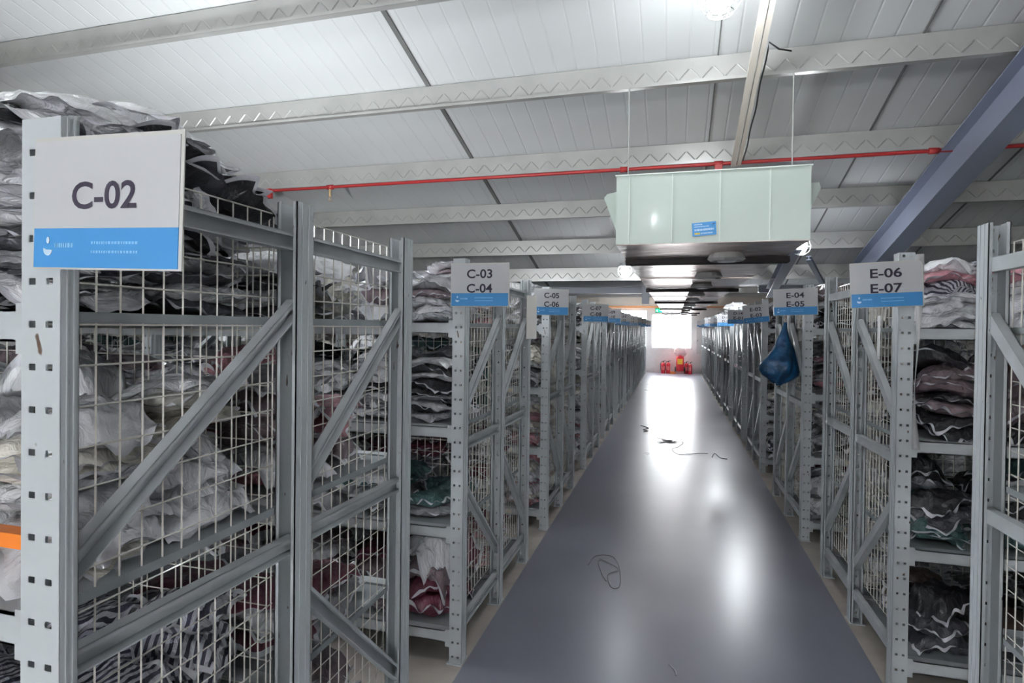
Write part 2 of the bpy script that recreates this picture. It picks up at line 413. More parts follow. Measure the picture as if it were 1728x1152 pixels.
for y, a, b in LEFT:
    n = 2 if y < 5 else 1
    e, bo = make_rack(-1, n, LX, y, 1.98, 'grey steel mesh-ended rack %s on the left of the aisle' % rname(a, b))
    RACKS.append((-1, n, LX, y, 'rack ' + rname(a, b), 'L%s' % a))
    if a == 'C-02':
        fp = [k for k in kids(e) if k.name.startswith('post')][0]; fp.scale = (1.36, .42, 1); fp.location = (.024, 0, 0)
        c = ob('beam', bo, e, (0, .012, 1.29)); c['label'] = 'orange painted shelf beam'
for y, a, b in RIGHT:
    n = 2 if y < 5 else 1
    e, bo = make_rack(1, n, RX, y, 2.01, ('grey steel mesh-ended rack %s on the right of the aisle' % rname(a, b)) if a else 'nearest unsigned grey steel rack at the right edge of view')
    RACKS.append((1, n, RX, y, ('rack ' + rname(a, b)) if a else 'unsigned rack at the right edge', 'R%s' % a))

# ================================================================== SIGNS
def text_mesh(txt, wd, hg, mt):
    c = bpy.data.curves.new('lettering', 'FONT'); c.body = txt; c.size = 1; c.offset = .02; c.extrude = .0; c.resolution_u = 4
    o = bpy.data.objects.new('lettering_tmp', c); COL.objects.link(o)
    bpy.context.view_layer.update()
    me = bpy.data.meshes.new_from_object(o.evaluated_get(bpy.context.evaluated_depsgraph_get()))
    bpy.data.objects.remove(o)
    xs = [v.co.x for v in me.vertices]; ys = [v.co.y for v in me.vertices]
    x0, x1, y0, y1 = min(xs), max(xs), min(ys), max(ys)
    vs = [((v.co.x-(x0+x1)/2)/(x1-x0)*wd, 0, (v.co.y-(y0+y1)/2)/(y1-y0)*hg) for v in me.vertices]
    fs = [tuple(p.vertices) for p in me.polygons]
    return vs, fs
def sign(lines, loc, rz_=0, tilt=0, first=True, w=.285, h=.198, lab=''):
    e = ob('location_sign', None, None, loc); e.rotation_euler = (0, tilt, rz_)
    tag(e, lab, 'sign', 'white and blue rack location signs')
    # origin: centre of panel
    fb = .31
    mb = MB(); mb.box(-w/2, w/2, -.0015, 0, -h/2+h*fb, h/2, 0); mb.box(-w/2, w/2, -.0015, 0, -h/2, -h/2+h*fb, 1); mb.build('sign_panel', [WHITE, BLUE], e)
    mb = MB(); mb.box(-w/2-.004, w/2+.006, 0.0001, .002, -h/2-.003, h/2+.007); mb.build('plastic_sleeve', SLEEVE, e)
    pl = [(0, .435)] if len(lines) == 1 else [(0, .225), (1, .575)]
    for i, fr in pl:
        vs, fs = text_mesh(lines[i], .128, .043, BLACK)
        mb = MB(); mb.v = [(a, -.0022, c + h/2 - h*fr) for a, b_, c in vs]
        mb.f = fs; mb.m = [0]*len(fs); mb.build('lettering', BLACK, e)
    # logo: a drop above a tilted crescent bowl
    mb = MB(); cx, cz = -w/2+.031, -h/2+h*fb*.5; n = len(mb.v)
    pts = [(cx+.0035*cos(t), cz+.012+.0055*sin(t)) for t in [2*pi*k/10 for k in range(10)]]
    mb.prism(pts, 'y', -.0025, -.0016)
    pts = [(cx+.0095*cos(t), cz-.002+.0105*sin(t)) for t in [pi+pi*k/8-.15 for k in range(9)]] + [(cx+.004, cz-.003), (cx-.003, cz-.003)]
    mb.prism(pts, 'y', -.0025, -.0016)
    mb.build('logo', PALE, e)
    rnd = random.Random(4)
    for x0, x1, zz, hh in ((-w/2+.045, -w/2+.08, .004, .007), (-w/2+.12, -w/2+.21, .008, .004), (-w/2+.12, -w/2+.21, -.006, .004)):
        x = x0; mb = MB()
        while x < x1:
            ww = rnd.uniform(.002, .005); mb.box(x, x+ww, -.0024, -.0016, cz+zz-hh/2, cz+zz+hh/2); x += ww+.0018
        mb.build('small_print', mat('print_faint', (.26, .56, .86), .4), e)
    return e
SG = {'C-02': (-.845, 1.832, 0, 1.6), 'C-03': (-.897, 1.848, 0, 0), 'C-05': (-.938, 1.85, 34, 0), 'C-07': (-.872, 1.825, 0, 0),
      'E-06': (.929, 1.863, 0, -2.6), 'E-04': (.914, 1.872, 0, -2.0), 'E-02': (.91, 1.835, 12, -6.5)}
rs = random.Random(3)
for side, lst in ((-1, LEFT), (1, RIGHT)):
    for y, a, b in lst:
        if not a: continue
        x, z, yaw, tl = SG.get(a, (side*(.90+rs.uniform(-.02, .02)), 1.83+rs.uniform(-.02, .01), rs.uniform(-6, 6), rs.uniform(-1, 1)))
        sign([a] + ([b] if b else []), (x, y-.012 - (.08 if a == 'C-05' else .03 if a == 'E-02' else 0), z), R(yaw), -R(-tl), w=.285 if a != 'E-04' else .31,
             lab='white and blue plastic-sleeved sign reading %s hung on rack post' % (a + (' over ' + b if b else '')))

# ================================================================== BAGS
GC = {'white': (.90, .90, .93), 'cream': (.82, .78, .70), 'grey': (.33, .33, .35), 'black': (.018, .018, .022), 'charcoal': (.07, .07, .085),
      'beige': (.50, .38, .27), 'pink': (.62, .28, .33), 'maroon': (.18, .03, .06), 'navy': (.03, .05, .12), 'yellow': (.72, .60, .16),
      'brown': (.14, .09, .07), 'teal': (.08, .17, .17), 'mauve': (.27, .20, .22), 'striped': (.5, .5, .55)}
def bag_mat(c):
    m = bpy.data.materials.new('bagged_%s_fabric' % c); m.use_nodes = True; nt = m.node_tree; b = nt.nodes['Principled BSDF']
    col = GC[c]; tc = nt.nodes.new('ShaderNodeTexCoord')
    n = nt.nodes.new('ShaderNodeTexNoise'); n.inputs['Scale'].default_value = 7; n.inputs['Detail'].default_value = 3; n.inputs['Distortion'].default_value = 1.2
    nt.links.new(tc.outputs['Object'], n.inputs['Vector'])
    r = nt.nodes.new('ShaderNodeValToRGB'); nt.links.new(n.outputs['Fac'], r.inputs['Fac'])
    film = tuple(x*.74+.16 for x in col)      # pale film highlights, painted into the cloth colour in noise patches
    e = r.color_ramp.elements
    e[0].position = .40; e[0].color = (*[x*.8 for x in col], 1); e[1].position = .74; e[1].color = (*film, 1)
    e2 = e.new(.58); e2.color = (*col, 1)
    if c == 'striped':
        wv = nt.nodes.new('ShaderNodeTexWave'); wv.inputs['Scale'].default_value = 14; wv.inputs['Distortion'].default_value = 1.5
        nt.links.new(tc.outputs['Object'], wv.inputs['Vector'])
        r3 = nt.nodes.new('ShaderNodeValToRGB'); nt.links.new(wv.outputs['Fac'], r3.inputs['Fac'])
        r3.color_ramp.elements[0].position = .4; r3.color_ramp.elements[0].color = (.06, .06, .10, 1)
        r3.color_ramp.elements[1].position = .5; r3.color_ramp.elements[1].color = (.62, .62, .68, 1)
        nt.links.new(r3.outputs[0], b.inputs['Base Color'])
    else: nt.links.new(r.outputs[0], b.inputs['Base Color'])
    b.inputs['Roughness'].default_value = .42; b.inputs['Coat Weight'].default_value = .75; b.inputs['Coat Roughness'].default_value = .13
    n2 = nt.nodes.new('ShaderNodeTexNoise'); n2.inputs['Scale'].default_value = 13; n2.inputs['Detail'].default_value = 4; n2.inputs['Distortion'].default_value = 2
    nt.links.new(tc.outputs['Object'], n2.inputs['Vector'])
    bp = nt.nodes.new('ShaderNodeBump'); bp.inputs['Strength'].default_value = .8; bp.inputs['Distance'].default_value = .025
    nt.links.new(n2.outputs['Fac'], bp.inputs['Height']); nt.links.new(bp.outputs[0], b.inputs['Normal']); nt.links.new(bp.outputs[0], b.inputs['Coat Normal'])
    return m
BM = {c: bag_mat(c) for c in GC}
FILM = mat('clear_plastic_film', (.86, .86, .91), .2, coat=.6, alpha=.88, bump=.5, bscale=16)
def pillow(seed, nx, ny, w=.30, d=.25, t=.05):
    """sealed plastic bag around folded cloth: plump middle, thin crinkled flaps round the edge"""
    vs = []; fs = []; ms = []
    so = Vector((seed*7.3, seed*3.1, seed*1.7)); rnd = random.Random(seed)
    bend = rnd.uniform(-.03, .012); fl = rnd.uniform(.6, 1.4)
    for side in (1, -1):
        for j in range(ny+1):
            for i in range(nx+1):
                u = -1+2*i/nx; v = -1+2*j/ny
                # crowd rows towards the rim
                u = math.copysign(abs(u)**.8, u); v = math.copysign(abs(v)**.8, v)
                body = max(0, 1-(abs(u)/.88)**5)*max(0, 1-(abs(v)/.86)**5)
                p = Vector((u*1.6, v*1.6, side*.4)) + so
                nz = noise.noise(p*1.3)*.6 + (.5-abs(noise.noise(p*2.6)))*.7 + noise.noise(p*6)*.25 - .2
                th = t*.5*body**.5*(1+nz*.7) + .0006
                rim = max(abs(u), abs(v)); rm = max(0, (rim-.8)/.2)
                wav = noise.noise(Vector((u*2.6, v*2.6, 0))+so)*.030*rm*fl + bend*(u*u)*2
                ex = 1+noise.noise(Vector((u*3, v*3, 5))+so)*.22*rim
                vs.append((u*w/2*ex, v*d/2*ex, side*th + wav))
    N = (nx+1)*(ny+1)
    def rimq(i, j): return i < 1 or j < 1 or i >= nx-1 or j >= ny-1
    for s_ in (0, 1):
        for j in range(ny):
            for i in range(nx):
                a = s_*N + j*(nx+1)+i; q = (a, a+1, a+nx+2, a+nx+1)
                fs.append(q if s_ == 0 else q[::-1]); ms.append(1 if rimq(i, j) else 0)
    return vs, fs, ms
NV = 8
HI = [pillow(k+1, 26, 22) for k in range(NV)]
LO = [pillow(k+1, 8, 7) for k in range(NV)]
BIGP = [pillow(50+k, 30, 24, .42, .32, .075) for k in range(3)]
BAGM = {}
def bag_mesh(var, col, big=False):
    k = (var, col, big)
    if k not in BAGM:
        vs, fs, ms = (BIGP if big else HI)[var]
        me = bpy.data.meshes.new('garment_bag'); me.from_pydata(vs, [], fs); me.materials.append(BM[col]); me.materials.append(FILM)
        me.polygons.foreach_set('material_index', ms); me.polygons.foreach_set('use_smooth', [True]*len(fs)); me.update()
        BAGM[k] = me
    return BAGM[k]
LW = ['bottom shelf', 'third shelf from top', 'second shelf from top', 'top shelf']
PAL = {  # (rack, bay front 0/rear 1, level) -> palette, fill height, mess
 ('LC-02', 0, 3): (['black', 'white', 'white', 'charcoal', 'white'], .36, .10), ('LC-02', 1, 3): (['cream', 'beige', 'white', 'black'], .27, .3),
 ('LC-02', 0, 2): (['white', 'white', 'white', 'cream'], .34, .55), ('LC-02', 1, 2): (['grey', 'white', 'mauve', 'pink'], .33, .25),
 ('LC-02', 0, 1): (['striped', 'striped', 'striped', 'white'], .28, .30), ('LC-02', 1, 1): (['white', 'grey', 'maroon'], .14, .3),
 ('LC-02', 0, 0): (['striped', 'striped', 'grey'], .36, .3), ('LC-02', 1, 0): (['brown', 'brown', 'white', 'mauve'], .30, .6),
 ('LC-03', 0, 3): (['grey', 'mauve', 'white', 'white'], .27, .3), ('LC-03', 0, 2): (['white', 'black', 'grey', 'white'], .33, .25),
 ('LC-03', 0, 1): (['white', 'grey', 'teal'], .17, .35), ('LC-03', 0, 0): (['maroon', 'mauve', 'white'], .33, .5),
 ('LC-03', 1, 3): (['pink', 'white', 'grey'], .25, .3), ('LC-03', 1, 2): (['white', 'cream', 'teal'], .35, .4), ('LC-03', 1, 0): (['maroon', 'pink', 'white'], .33, .4),
 ('RNone', 1, 3): (['pink', 'white', 'white'], .27, .4), ('RNone', 1, 2): (['yellow', 'yellow', 'white'], .36, .5),
 ('RNone', 1, 1): (['yellow', 'cream', 'yellow', 'black'], .36, .5), ('RNone', 1, 0): (['white', 'striped', 'black'], .35, .4),
 ('RE-06', 0, 3): (['white', 'white', 'pink', 'striped'], .28, .35), ('RE-06', 0, 2): (['brown', 'mauve', 'black', 'black'], .36, .4),
 ('RE-06', 0, 1): (['grey', 'black', 'charcoal', 'teal'], .38, .45), ('RE-06', 0, 0): (['black', 'charcoal', 'brown'], .33, .4),
 ('RE-06', 1, 2): (['cream', 'mauve', 'white'], .36, .4), ('RE-06', 1, 1): (['cream', 'cream', 'white'], .42, .5), ('RE-06', 1, 0): (['cream', 'white', 'grey'], .36, .5),
 ('RE-04', 0, 3): (['white', 'mauve', 'black'], .34, .2), ('RE-04', 0, 2): (['grey', 'black', 'pink'], .34, .3), ('RE-04', 0, 1): (['white', 'black', 'grey'], .3, .3),
}
DEFP = [['white', 'grey', 'white'], ['black', 'white', 'grey'], ['cream', 'white', 'pink'], ['navy', 'white', 'black'], ['grey', 'maroon', 'white'], ['mauve', 'brown', 'white'], ['white', 'charcoal', 'cream']]
rnd = random.Random(11)
CAND = []   # (matrix, variant, colour, label, big)
def add_bag(x, y, z, t, rot, var, col, label, big=False, sc=(1, 1)):
    M = Matrix.Translation((x, y, z)) @ rot.to_matrix().to_4x4() @ Matrix.Diagonal((sc[0], sc[1], t/(.075 if big else .05), 1))
    CAND.append((M, var, col, label, big))
from mathutils import Euler
for side, nb, rx, ry, rdesc, rid in RACKS:
    far = ry > 6
    xmax = BAY*nb-.1 if ry < 5 else (1.0 if ry < 8 else .55)
    for bay in (0, 1):
        for li, z0 in enumerate(LEV):
            pal, fh, mess = PAL.get((rid, bay, li), (rnd.choice(DEFP), rnd.uniform(.20, .36), rnd.uniform(.12, .4)))
            if li == 3: fh = min(fh+.02, .38)
            desc = '%s half of %s, %s' % ('near' if bay == 0 else 'far', LW[li], rdesc.split(' and ')[0])
            y0 = ry + bay*SP + .075; yl = SP-.11
            rows = 2
            xx = .225
            while xx < xmax:
                for rw in range(rows):
                    cy = y0 + yl*(rw+.5)/rows
                    z = z0 + .001; hh = fh*rnd.uniform(.5, 1.15); cm_ = mess*rnd.uniform(.5, 1.8)+.05; big_ = rnd.choice((.8, 1, 1, 1.5)) * (.62 if (rid, li, bay) == ('LC-02', 3, 0) else 1)
                    maxt = 1.62 if li == 2 else None
                    while z < z0 + hh:
                        t = rnd.uniform(.034, .068) * (1.3 if mess > .35 else 1) * big_
                        ms = cm_
                        c = rnd.choice(pal)
                        tilt = .06 + ms*.32
                        nearx = .145/1.0 if xx < .3 else 0
                        eu = Euler((rnd.gauss(0, tilt*.55), rnd.gauss(0, tilt*.5), rnd.choice((0, pi)) + rnd.gauss(0, .12+ms*.5)))
                        sx = rnd.uniform(.85, 1.1); sy = rnd.uniform(.88, 1.12)
                        px = xx + rnd.uniform(-.015, .02) + abs(eu.z if abs(eu.z) < 1 else eu.z-pi)*.03
                        add_bag(rx + side*(px+.015), cy+rnd.uniform(-.02, .02), z+t/2 + abs(eu.x)*.05, t, eu, rnd.randrange(NV), c,
                                '%s garment bagged in plastic, %s' % (c, desc), False, (sx*.92, sy*.98))
                        z += t*(.80 + .25*ms)
                xx += .30
# heap rising above the C-02 top shelf
HT = 'garment bag heaped above the mesh of the rack signed C-02'
hp = [(.30, .80, 1.985, 'white', (0.03, .05, .1)), (.29, .83, 2.02, 'black', (.12, .10, 1.4)), (.30, .98, 2.02, 'charcoal', (.04, .08, .2)), (.26, 1.16, 2.0, 'black', (-.12, .08, -.2)),
      (.27, 1.06, 2.045, 'black', (-.05, .06, .3)), (.28, 1.07, 2.095, 'white', (-.10, .08, .25)), (.25, 1.22, 1.975, 'charcoal', (-.25, .05, .1)),
      (.24, 1.27, 1.93, 'black', (-.35, .0, .3)), (.30, .93, 2.075, 'white', (.10, .0, .5)), (.62, .85, 2.0, 'white', (.1, .1, 1.9)), (.62, 1.15, 2.02, 'grey', (0, .1, .4)), (.62, .95, 2.06, 'charcoal', (.1, -.1, 1.4)),
      (.98, .9, 2.02, 'white', (0, 0, .3)), (.98, 1.15, 2.02, 'charcoal', (0, .1, .2))]
for k in range(5):
    add_bag(LX-.22-.02*k, 1.12+.042*k, 1.90+.008*(k % 2), .035, Euler((-.95+.06*k, 0, .05)), k, ['black', 'white', 'black', 'charcoal', 'white'][k],
            '%s garment bag leaning on edge behind the top bar of rack signed C-02' % ['black', 'white', 'black', 'charcoal', 'white'][k], False, (.85, .75))
for x, y, z, c, e_ in hp:
    add_bag(LX-x, y, z, .07, Euler(e_), rnd.randrange(3), c, 'large %s plastic %s' % (c, HT), True, (.95, .95))
# ray test: what the place shows from the aisle
verts = []; tris = []; owner = []
def addbox(M, hx, hy, hz, who):
    n = len(verts)
    for c in ((-1, -1, -1), (1, -1, -1), (1, 1, -1), (-1, 1, -1), (-1, -1, 1), (1, -1, 1), (1, 1, 1), (-1, 1, 1)):
        verts.append(M @ Vector((c[0]*hx, c[1]*hy, c[2]*hz)))
    for f in ((0, 3, 2, 1), (4, 5, 6, 7), (0, 1, 5, 4), (1, 2, 6, 5), (2, 3, 7, 6), (3, 0, 4, 7)):
        tris.append(tuple(n+i for i in f)); owner.append(who)
for i, (M, v, c, l, big) in enumerate(CAND):
    if big: addbox(M, .20, .155, .03, i)
    else: addbox(M, .142, .118, .021, i)
for side, nb, rx, ry, rd, rid in RACKS:
    for z in LEV:
        L = BAY*nb; addbox(Matrix.Translation((rx+side*L/2, ry+SP, z-.02)), L/2, SP, .016, -1)
bvh = BVHTree.FromPolygons(verts, tris)
hits = [0]*len(CAND); keep = set()
def shoot(eye, nx, ny, count):
    for j in range(ny):
        for i in range(nx):
            px = (i+.5)/nx*1728; py = (j+.5)/ny*1152
            d = CR @ Vector((px-864, -(py-562), -980)); d.normalize()
            h = bvh.ray_cast(eye, d, 40)
            if h[2] is not None and owner[h[2]] >= 0:
                keep.add(owner[h[2]])
                if count: hits[owner[h[2]]] += 1
shoot(Vector((0, 0, EYE)), 432, 288, True)
for e_ in ((-.5, -.1, EYE), (.5, -.1, EYE), (0, .5, EYE+.1), (0, 0, EYE-.4)): shoot(Vector(e_), 216, 144, False)
order = sorted(keep, key=lambda i: -hits[i])
IND = [i for i in order[:296] if hits[i] > 0]; REST = [i for i in order if i not in set(IND)]
for i in IND:
    M, v, c, l, big = CAND[i]
    o = ob('garment_bag', bag_mesh(v, c, big)); o.matrix_world = M
    tag(o, l, 'garment bag', l)
cols = list(GC); V = []; F = []; MI = []
for i in REST:
    M, v, c, l, big = CAND[i]
    vs, fs, ms = (HI if hits[i] > 6 else LO)[v] if not big else BIGP[v]
    n = len(V); V += [tuple(M @ Vector(p)) for p in vs]; F += [tuple(n+k for k in f) for f in fs]
    ci = cols.index(c)+1; MI += [0 if m else ci for m in ms]
me = bpy.data.meshes.new('garment_bags'); me.from_pydata(V, [], F); me.materials.append(FILM)
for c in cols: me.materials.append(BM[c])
me.polygons.foreach_set('material_index', MI); me.polygons.foreach_set('use_smooth', [True]*len(F)); me.update()
o = ob('garment_bags', me); tag(o, 'many more plastic-bagged garments stacked deeper and farther on the racks', 'garment bags', None, 'stuff')
print('BAGS cand', len(CAND), 'keep', len(keep), 'ind', len(IND), 'rest', len(REST), 'faces', len(F))

# ================================================================== DUCT
DX0, DX1 = -.375, .785; DZ = EYE+.55; DY = 3.86
e = ob('air_duct', None, None, ((DX0+DX1)/2, DY, DZ)); tag(e, 'long galvanised air duct with a pale green painted end box over the aisle', 'air duct')
ox = (DX0+DX1)/2
def dbox(mb, x0, x1, y0, y1, z0, z1, mi=0): mb.box(x0-ox, x1-ox, y0-DY, y1-DY, z0-DZ, z1-DZ, mi)
mb = MB(); dbox(mb, DX0, DX1, DY, DY+.86, DZ, DZ+.445); eb = mb.build('end_box', DUCTW, e)
mb = MB()
for x in (DX0+.08, DX0+.35, DX0+.64, DX0+.93): dbox(mb, x, x+.006, DY-.006, DY, DZ+.004, DZ+.44)
dbox(mb, DX0-.008, DX1+.008, DY-.01, DY+.87, DZ+.445, DZ+.452)
mb.build('panel_seam', mat('seam_pale', (.70, .75, .70), .3), eb)
mb = MB(); dbox(mb, DX0+.001, DX1-.001, DY+.002, DY+.86, DZ-.004, DZ-.0005); mb.build('underside_sheet', DUCTS, e)
# flared side flaps
mb = MB(); mb.prism([(DX0-ox, .08), (DX0-ox-.095, .335), (DX0-ox-.075, .36), (DX0-ox, .375)], 'y', .12, .5); mb.build('side_flap', DUCTW, e)
mb = MB(); mb.prism([(DX1-ox, .15), (DX1-ox+.08, .335), (DX1-ox+.07, .37), (DX1-ox, .37)], 'y', .12, .5); mb.build('side_flap', DUCTW, e)
FL = [4.72, 8.2, 12.0, 16.0, 20.0, 22.4]
mb = MB(); dbox(mb, DX0+.01, DX1-.01, 4.74, 7.0, DZ, DZ+.37); mb.build('duct_section', DUCTS, e)
mb = MB(); dbox(mb, DX0+.01, DX1-.01, 7.0, 9.6, DZ, DZ+.105); mb.build('duct_section', DUCTS, e)
for y0, y1 in ((9.6, 12.0), (12.0, 16.0), (16.0, 20.0), (20.0, 22.4)):
    mb = MB(); dbox(mb, DX0+.01, DX1-.01, y0, y1, DZ, DZ+.37); mb.build('duct_section', DUCTS, e)
for i, y in enumerate(FL):
    mb = MB(); hh = .46 if i == 0 else .11 if i == 1 else .37
    a, b_ = DX0-.0, DX1+.03
    dbox(mb, a, b_, y-.06, y+.06, DZ-.045, DZ-.004)
    mb.build('flange', DARKM, e)
for i, y in enumerate((6.5, 10.1, 14.0, 18.0)):
    mb = MB(); dbox(mb, DX0+.0, DX1-.0, y-.012, y+.012, DZ-.01, DZ-.001); mb.build('flange', DUCTS, e)
GREYD = mat('diffuser_grey', (.50, .49, .48), .35, .4)
for i, y in enumerate((4.42, 5.9, 7.3, 9.0, 10.8, 13, 15, 17, 19, 21)):
    mb = MB(); prof = [(.11, -.004), (.13, -.045), (.11, -.06), (.10, -.045), (.07, -.05), (.06, -.065), (.02, -.065)]
    mb.lathe(prof, 18, ((.10 if i else .14)+.0+.215-ox+.0, y-DY, 0)); mb.build('diffuser', GREYD, e, smooth=False)
# blue maintenance sticker on the box
st = ob('maintenance_sticker', None, None, (.175, DY-.007, 2.283)); tag(st, 'small blue sticker with pale print on the front of the duct box', 'sticker'); st.rotation_euler = (0, R(-4), 0)
MB().box(-.072, .072, -.0008, .0, -.042, .042).build('backing', BLUE, st)
mb = MB(); rr = random.Random(8)
for zz, hh, x0, x1 in ((.030, .006, -.06, -.01), (.016, .005, -.06, .03), (-.004, .012, -.058, .058), (-.027, .007, -.02, .05)):
    x = x0
    while x < x1: ww = rr.uniform(.003, .007); mb.box(x, x+ww, -.0016, -.0008, zz-hh/2, zz+hh/2); x += ww+.0025
mb.lathe([(.012, 0), (.012, .001)], 12, (.052, -.001, .028)); mb.build('print', PALE, st)
MB().box(-.06, -.026, -.0016, -.0008, -.032, -.022).build('yellow_mark', mat('yellow_ink', (.8, .6, .1), .5), st)
# hanger rods
for x, lb in ((-.334, 'left'), (.75, 'right')):
    y = 4.27; z1 = roofz(4.31)-.20
    tag(MB().tube([(x, y, DZ+.452), (x, y, z1)], .005, 6).build('hanger_rod', GALV), 'thin steel rod holding up the %s side of the duct box' % lb, 'rod')
# cable tray running down the slope
def tz(y): return EYE + 2.855 - .27*y
e = ob('cable_tray', None, None, (.49, YF+.1, tz(YF+.1))); tag(e, 'cream cable trunking running down the ceiling slope onto the duct box', 'cable tray')
TR = mat('trunking_cream', (.74, .68, .60), .4)
def slopebox(x0, x1, h0, h1, name, m, parent, ya=YF+.1, yb=5.3):
    oy, oz = YF+.1, tz(YF+.1); mb = MB()
    mb.prism([(ya-oy, tz(ya)-oz+h0), (yb-oy, tz(yb)-oz+h0), (yb-oy, tz(yb)-oz+h1), (ya-oy, tz(ya)-oz+h1)], 'x', x0, x1); return mb.build(name, m, parent)
slopebox(-.04, .0, -.03, 0, 'trunking', TR, e); slopebox(.008, .04, -.025, 0, 'trunking', TR, e)
pts = [(.525, 4.45, 0), (.53, 4.5, -.04)]
mb = MB(); pp = []
for k in range(20):
    y = 3.9+k*.07; pp.append((.052+.012*sin(k*.9)*.3, y-(YF+.1), tz(y)-tz(YF+.1)-.02 - .03*sin(k/19*pi)))
pp = [(.20, 4.02-(YF+.1), tz(4.0)-tz(YF+.1)-.01), (.12, 3.97-(YF+.1), tz(3.97)-tz(YF+.1)-.02)] + pp
mb.tube(pp, .0055, 6); mb.build('cable', RUB, e, smooth=True)

# red sprinkler pipe
e = ob('sprinkler_pipe', None, None, (0, 5.30, EYE+1.425)); tag(e, 'thin dark red sprinkler pipe crossing under a purlin behind the duct box', 'pipe')
mb = MB(); mb.tube([(-8.8, 0, 0), (8.8, 0, 0)], .016, 8); mb.build('pipe_run', RED, e, smooth=True)
for x in (-4.2, -3.45, .35, 1.95, -.45):
    MB().tube([(x-.035, 0, 0), (x+.035, 0, 0)], .026, 8).build('coupling', RED, e, smooth=True)
BR = mat('brass', (.5, .35, .2), .35, .6)
for x in (-3.45,):
    mb = MB().tube([(x, 0, -.015), (x, 0, -.10)], .014, 8).tube([(x-.012, 0, -.1), (x-.014, 0, -.14)], .003, 4).tube([(x+.012, 0, -.1), (x+.014, 0, -.14)], .003, 4); mb.lathe([(.02, -.142), (.02, -.138)], 10, (x, 0, 0)); mb.build('sprinkler_head', BR, e)
MB().box(-4.24, -4.16, -.02, .02, -.08, -.015).build('pipe_bracket', RED, e)
MB().box(.32, .38, -.03, .03, -.10, -.015).build('pipe_bracket', RED, e)

# ================================================================== LAMPS
BULBM = mat('lamp_glow', (.93, .97, 1.0), .4, emit=BULB)
CAGE = mat('cage_wire', (.7, .72, .7), .35, .3)
BULBU = mat('lamp_glow_strong', (.93, .97, 1.0), .4, emit=BULB*5)
def lamp(x, y, z, r, ztop, lab, grp='caged ceiling lamps', up=False):
    e = ob('caged_lamp', None, None, (x, y, z)); tag(e, lab, 'lamp', grp)
    if up: e.rotation_euler.x = pi; ztop = z + (z-ztop)
    mb = MB(); mb.lathe([(.012, r*1.15), (r*.75, r*1.1), (r*.8, r*.62), (r*.72, r*.55)], 16); mb.build('housing', STEEL, e)
    mb = MB(); mb.lathe([(r*.10, -r*.80), (r*.38, -r*.68), (r*.58, -r*.30), (r*.60, .1*r), (r*.45, r*.5), (r*.3, r*.56)], 16); mb.build('bulb', BULBU if (up or y > 9) else BULBM, e, smooth=True)
    mb = MB()
    for k in range(6):
        t = pi*k/6*2; pts = [(r*.8*cos(t), r*.8*sin(t), r*.62)] + [(r*cos(a)*cos(t), r*cos(a)*sin(t), -r*sin(a)*1.02) for a in [.0, .3, .6, .9, 1.2, 1.5]]
        mb.tube(pts, r*.024, 5)
    mb.tube([(r*cos(q*pi/12), r*sin(q*pi/12), 0) for q in range(24)], r*.024, 5, closed=True)
    mb.tube([(r*.6*cos(q*pi/12), r*.6*sin(q*pi/12), -r*.82) for q in range(24)], r*.024, 5, closed=True)
    mb.build('wire_cage', CAGE, e)
    MB().tube([(0, 0, r*1.1), (0, 0, ztop-z)], .008, 6).build('drop_rod', GALV, e)
def pz(y): return roofz(y)-.20
LAMPS = [(-2.90, 2.68, 2.21, .115, 1.98, 'upright caged lamp on a rack post behind the C-02 sign', 'caged ceiling lamps', True),  # added lamp, unseen, brightens the ceiling on the left
         (.214, 3.31, 3.44, .115, pz(3.33), 'caged lamp at the top edge of view beside the cable trunking'),
         (-.59, 7.25, 2.36, .085, pz(7.27), 'glowing caged lamp left of the duct above the aisle'),
         (1.19, 6.26, 2.48, .09, pz(6.28), 'glowing caged lamp right of the duct box by the diagonal beam'),
         (1.05, 9.9, 2.45, .085, FARZ, 'caged lamp hidden beside the duct on the right'),
         (.96, 13.6, 2.49, .08, FARZ, 'farther caged lamp beside the duct on the right')]
for a in LAMPS: lamp(*a)
for x, y in ((-2.6, 1.2), (2.9, .9), (-.3, -1.2)):
    zt = roofz(y) if y < 9 else FARZ
    z = min(zt-.75, 3.3) if y < 9 else 2.5
    lamp(x, y, z, .085, zt, 'caged lamp hanging over the rack rows out of view', 'caged lamps over the rack rows')

# ================================================================== EXIT SIGN
e = ob('exit_sign', None, None, (-.46, 19.0, 2.235)); tag(e, 'small green running-man exit sign hung left of the duct at the far end', 'sign')
MB().box(-.115, .115, 0, .03, -.075, .075).build('sign_box', mat('exit_dark', (.02, .08, .05), .4), e)
GRN = mat('exit_green', (.02, .8, .25), .5, emit=2.2)
mb = MB(); mb.box(.0, .10, -.002, 0, -.06, .06); mb.box(-.1, -.01, -.002, 0, -.05, .05); mb.build('lit_panel', GRN, e)
mb = MB(); mb.lathe([(.012, -.001), (.012, .0)], 8, (-.055, -.004, .032))
mb.tube([(-.055, -.004, .02), (-.06, -.004, -.01), (-.04, -.004, -.025), (-.045, -.004, -.045)], .006, 4).tube([(-.06, -.004, -.01), (-.08, -.004, -.035)], .006, 4).tube([(-.08, -.004, .0), (-.055, -.004, .015), (-.03, -.004, .0)], .005, 4)
mb.box(.02, .06, -.004, -.002, -.008, .008); mb.prism([(.055, -.025), (.085, 0), (.055, .025)], 'y', -.004, -.002)
mb.build('pictogram', mat('exit_white', (.7, 1, .8), .5, emit=1.5), e)
MB().tube([(-.08, .015, .075), (-.08, .015, FARZ-2.235)], .005, 5).build('drop_rod', GALV, e)

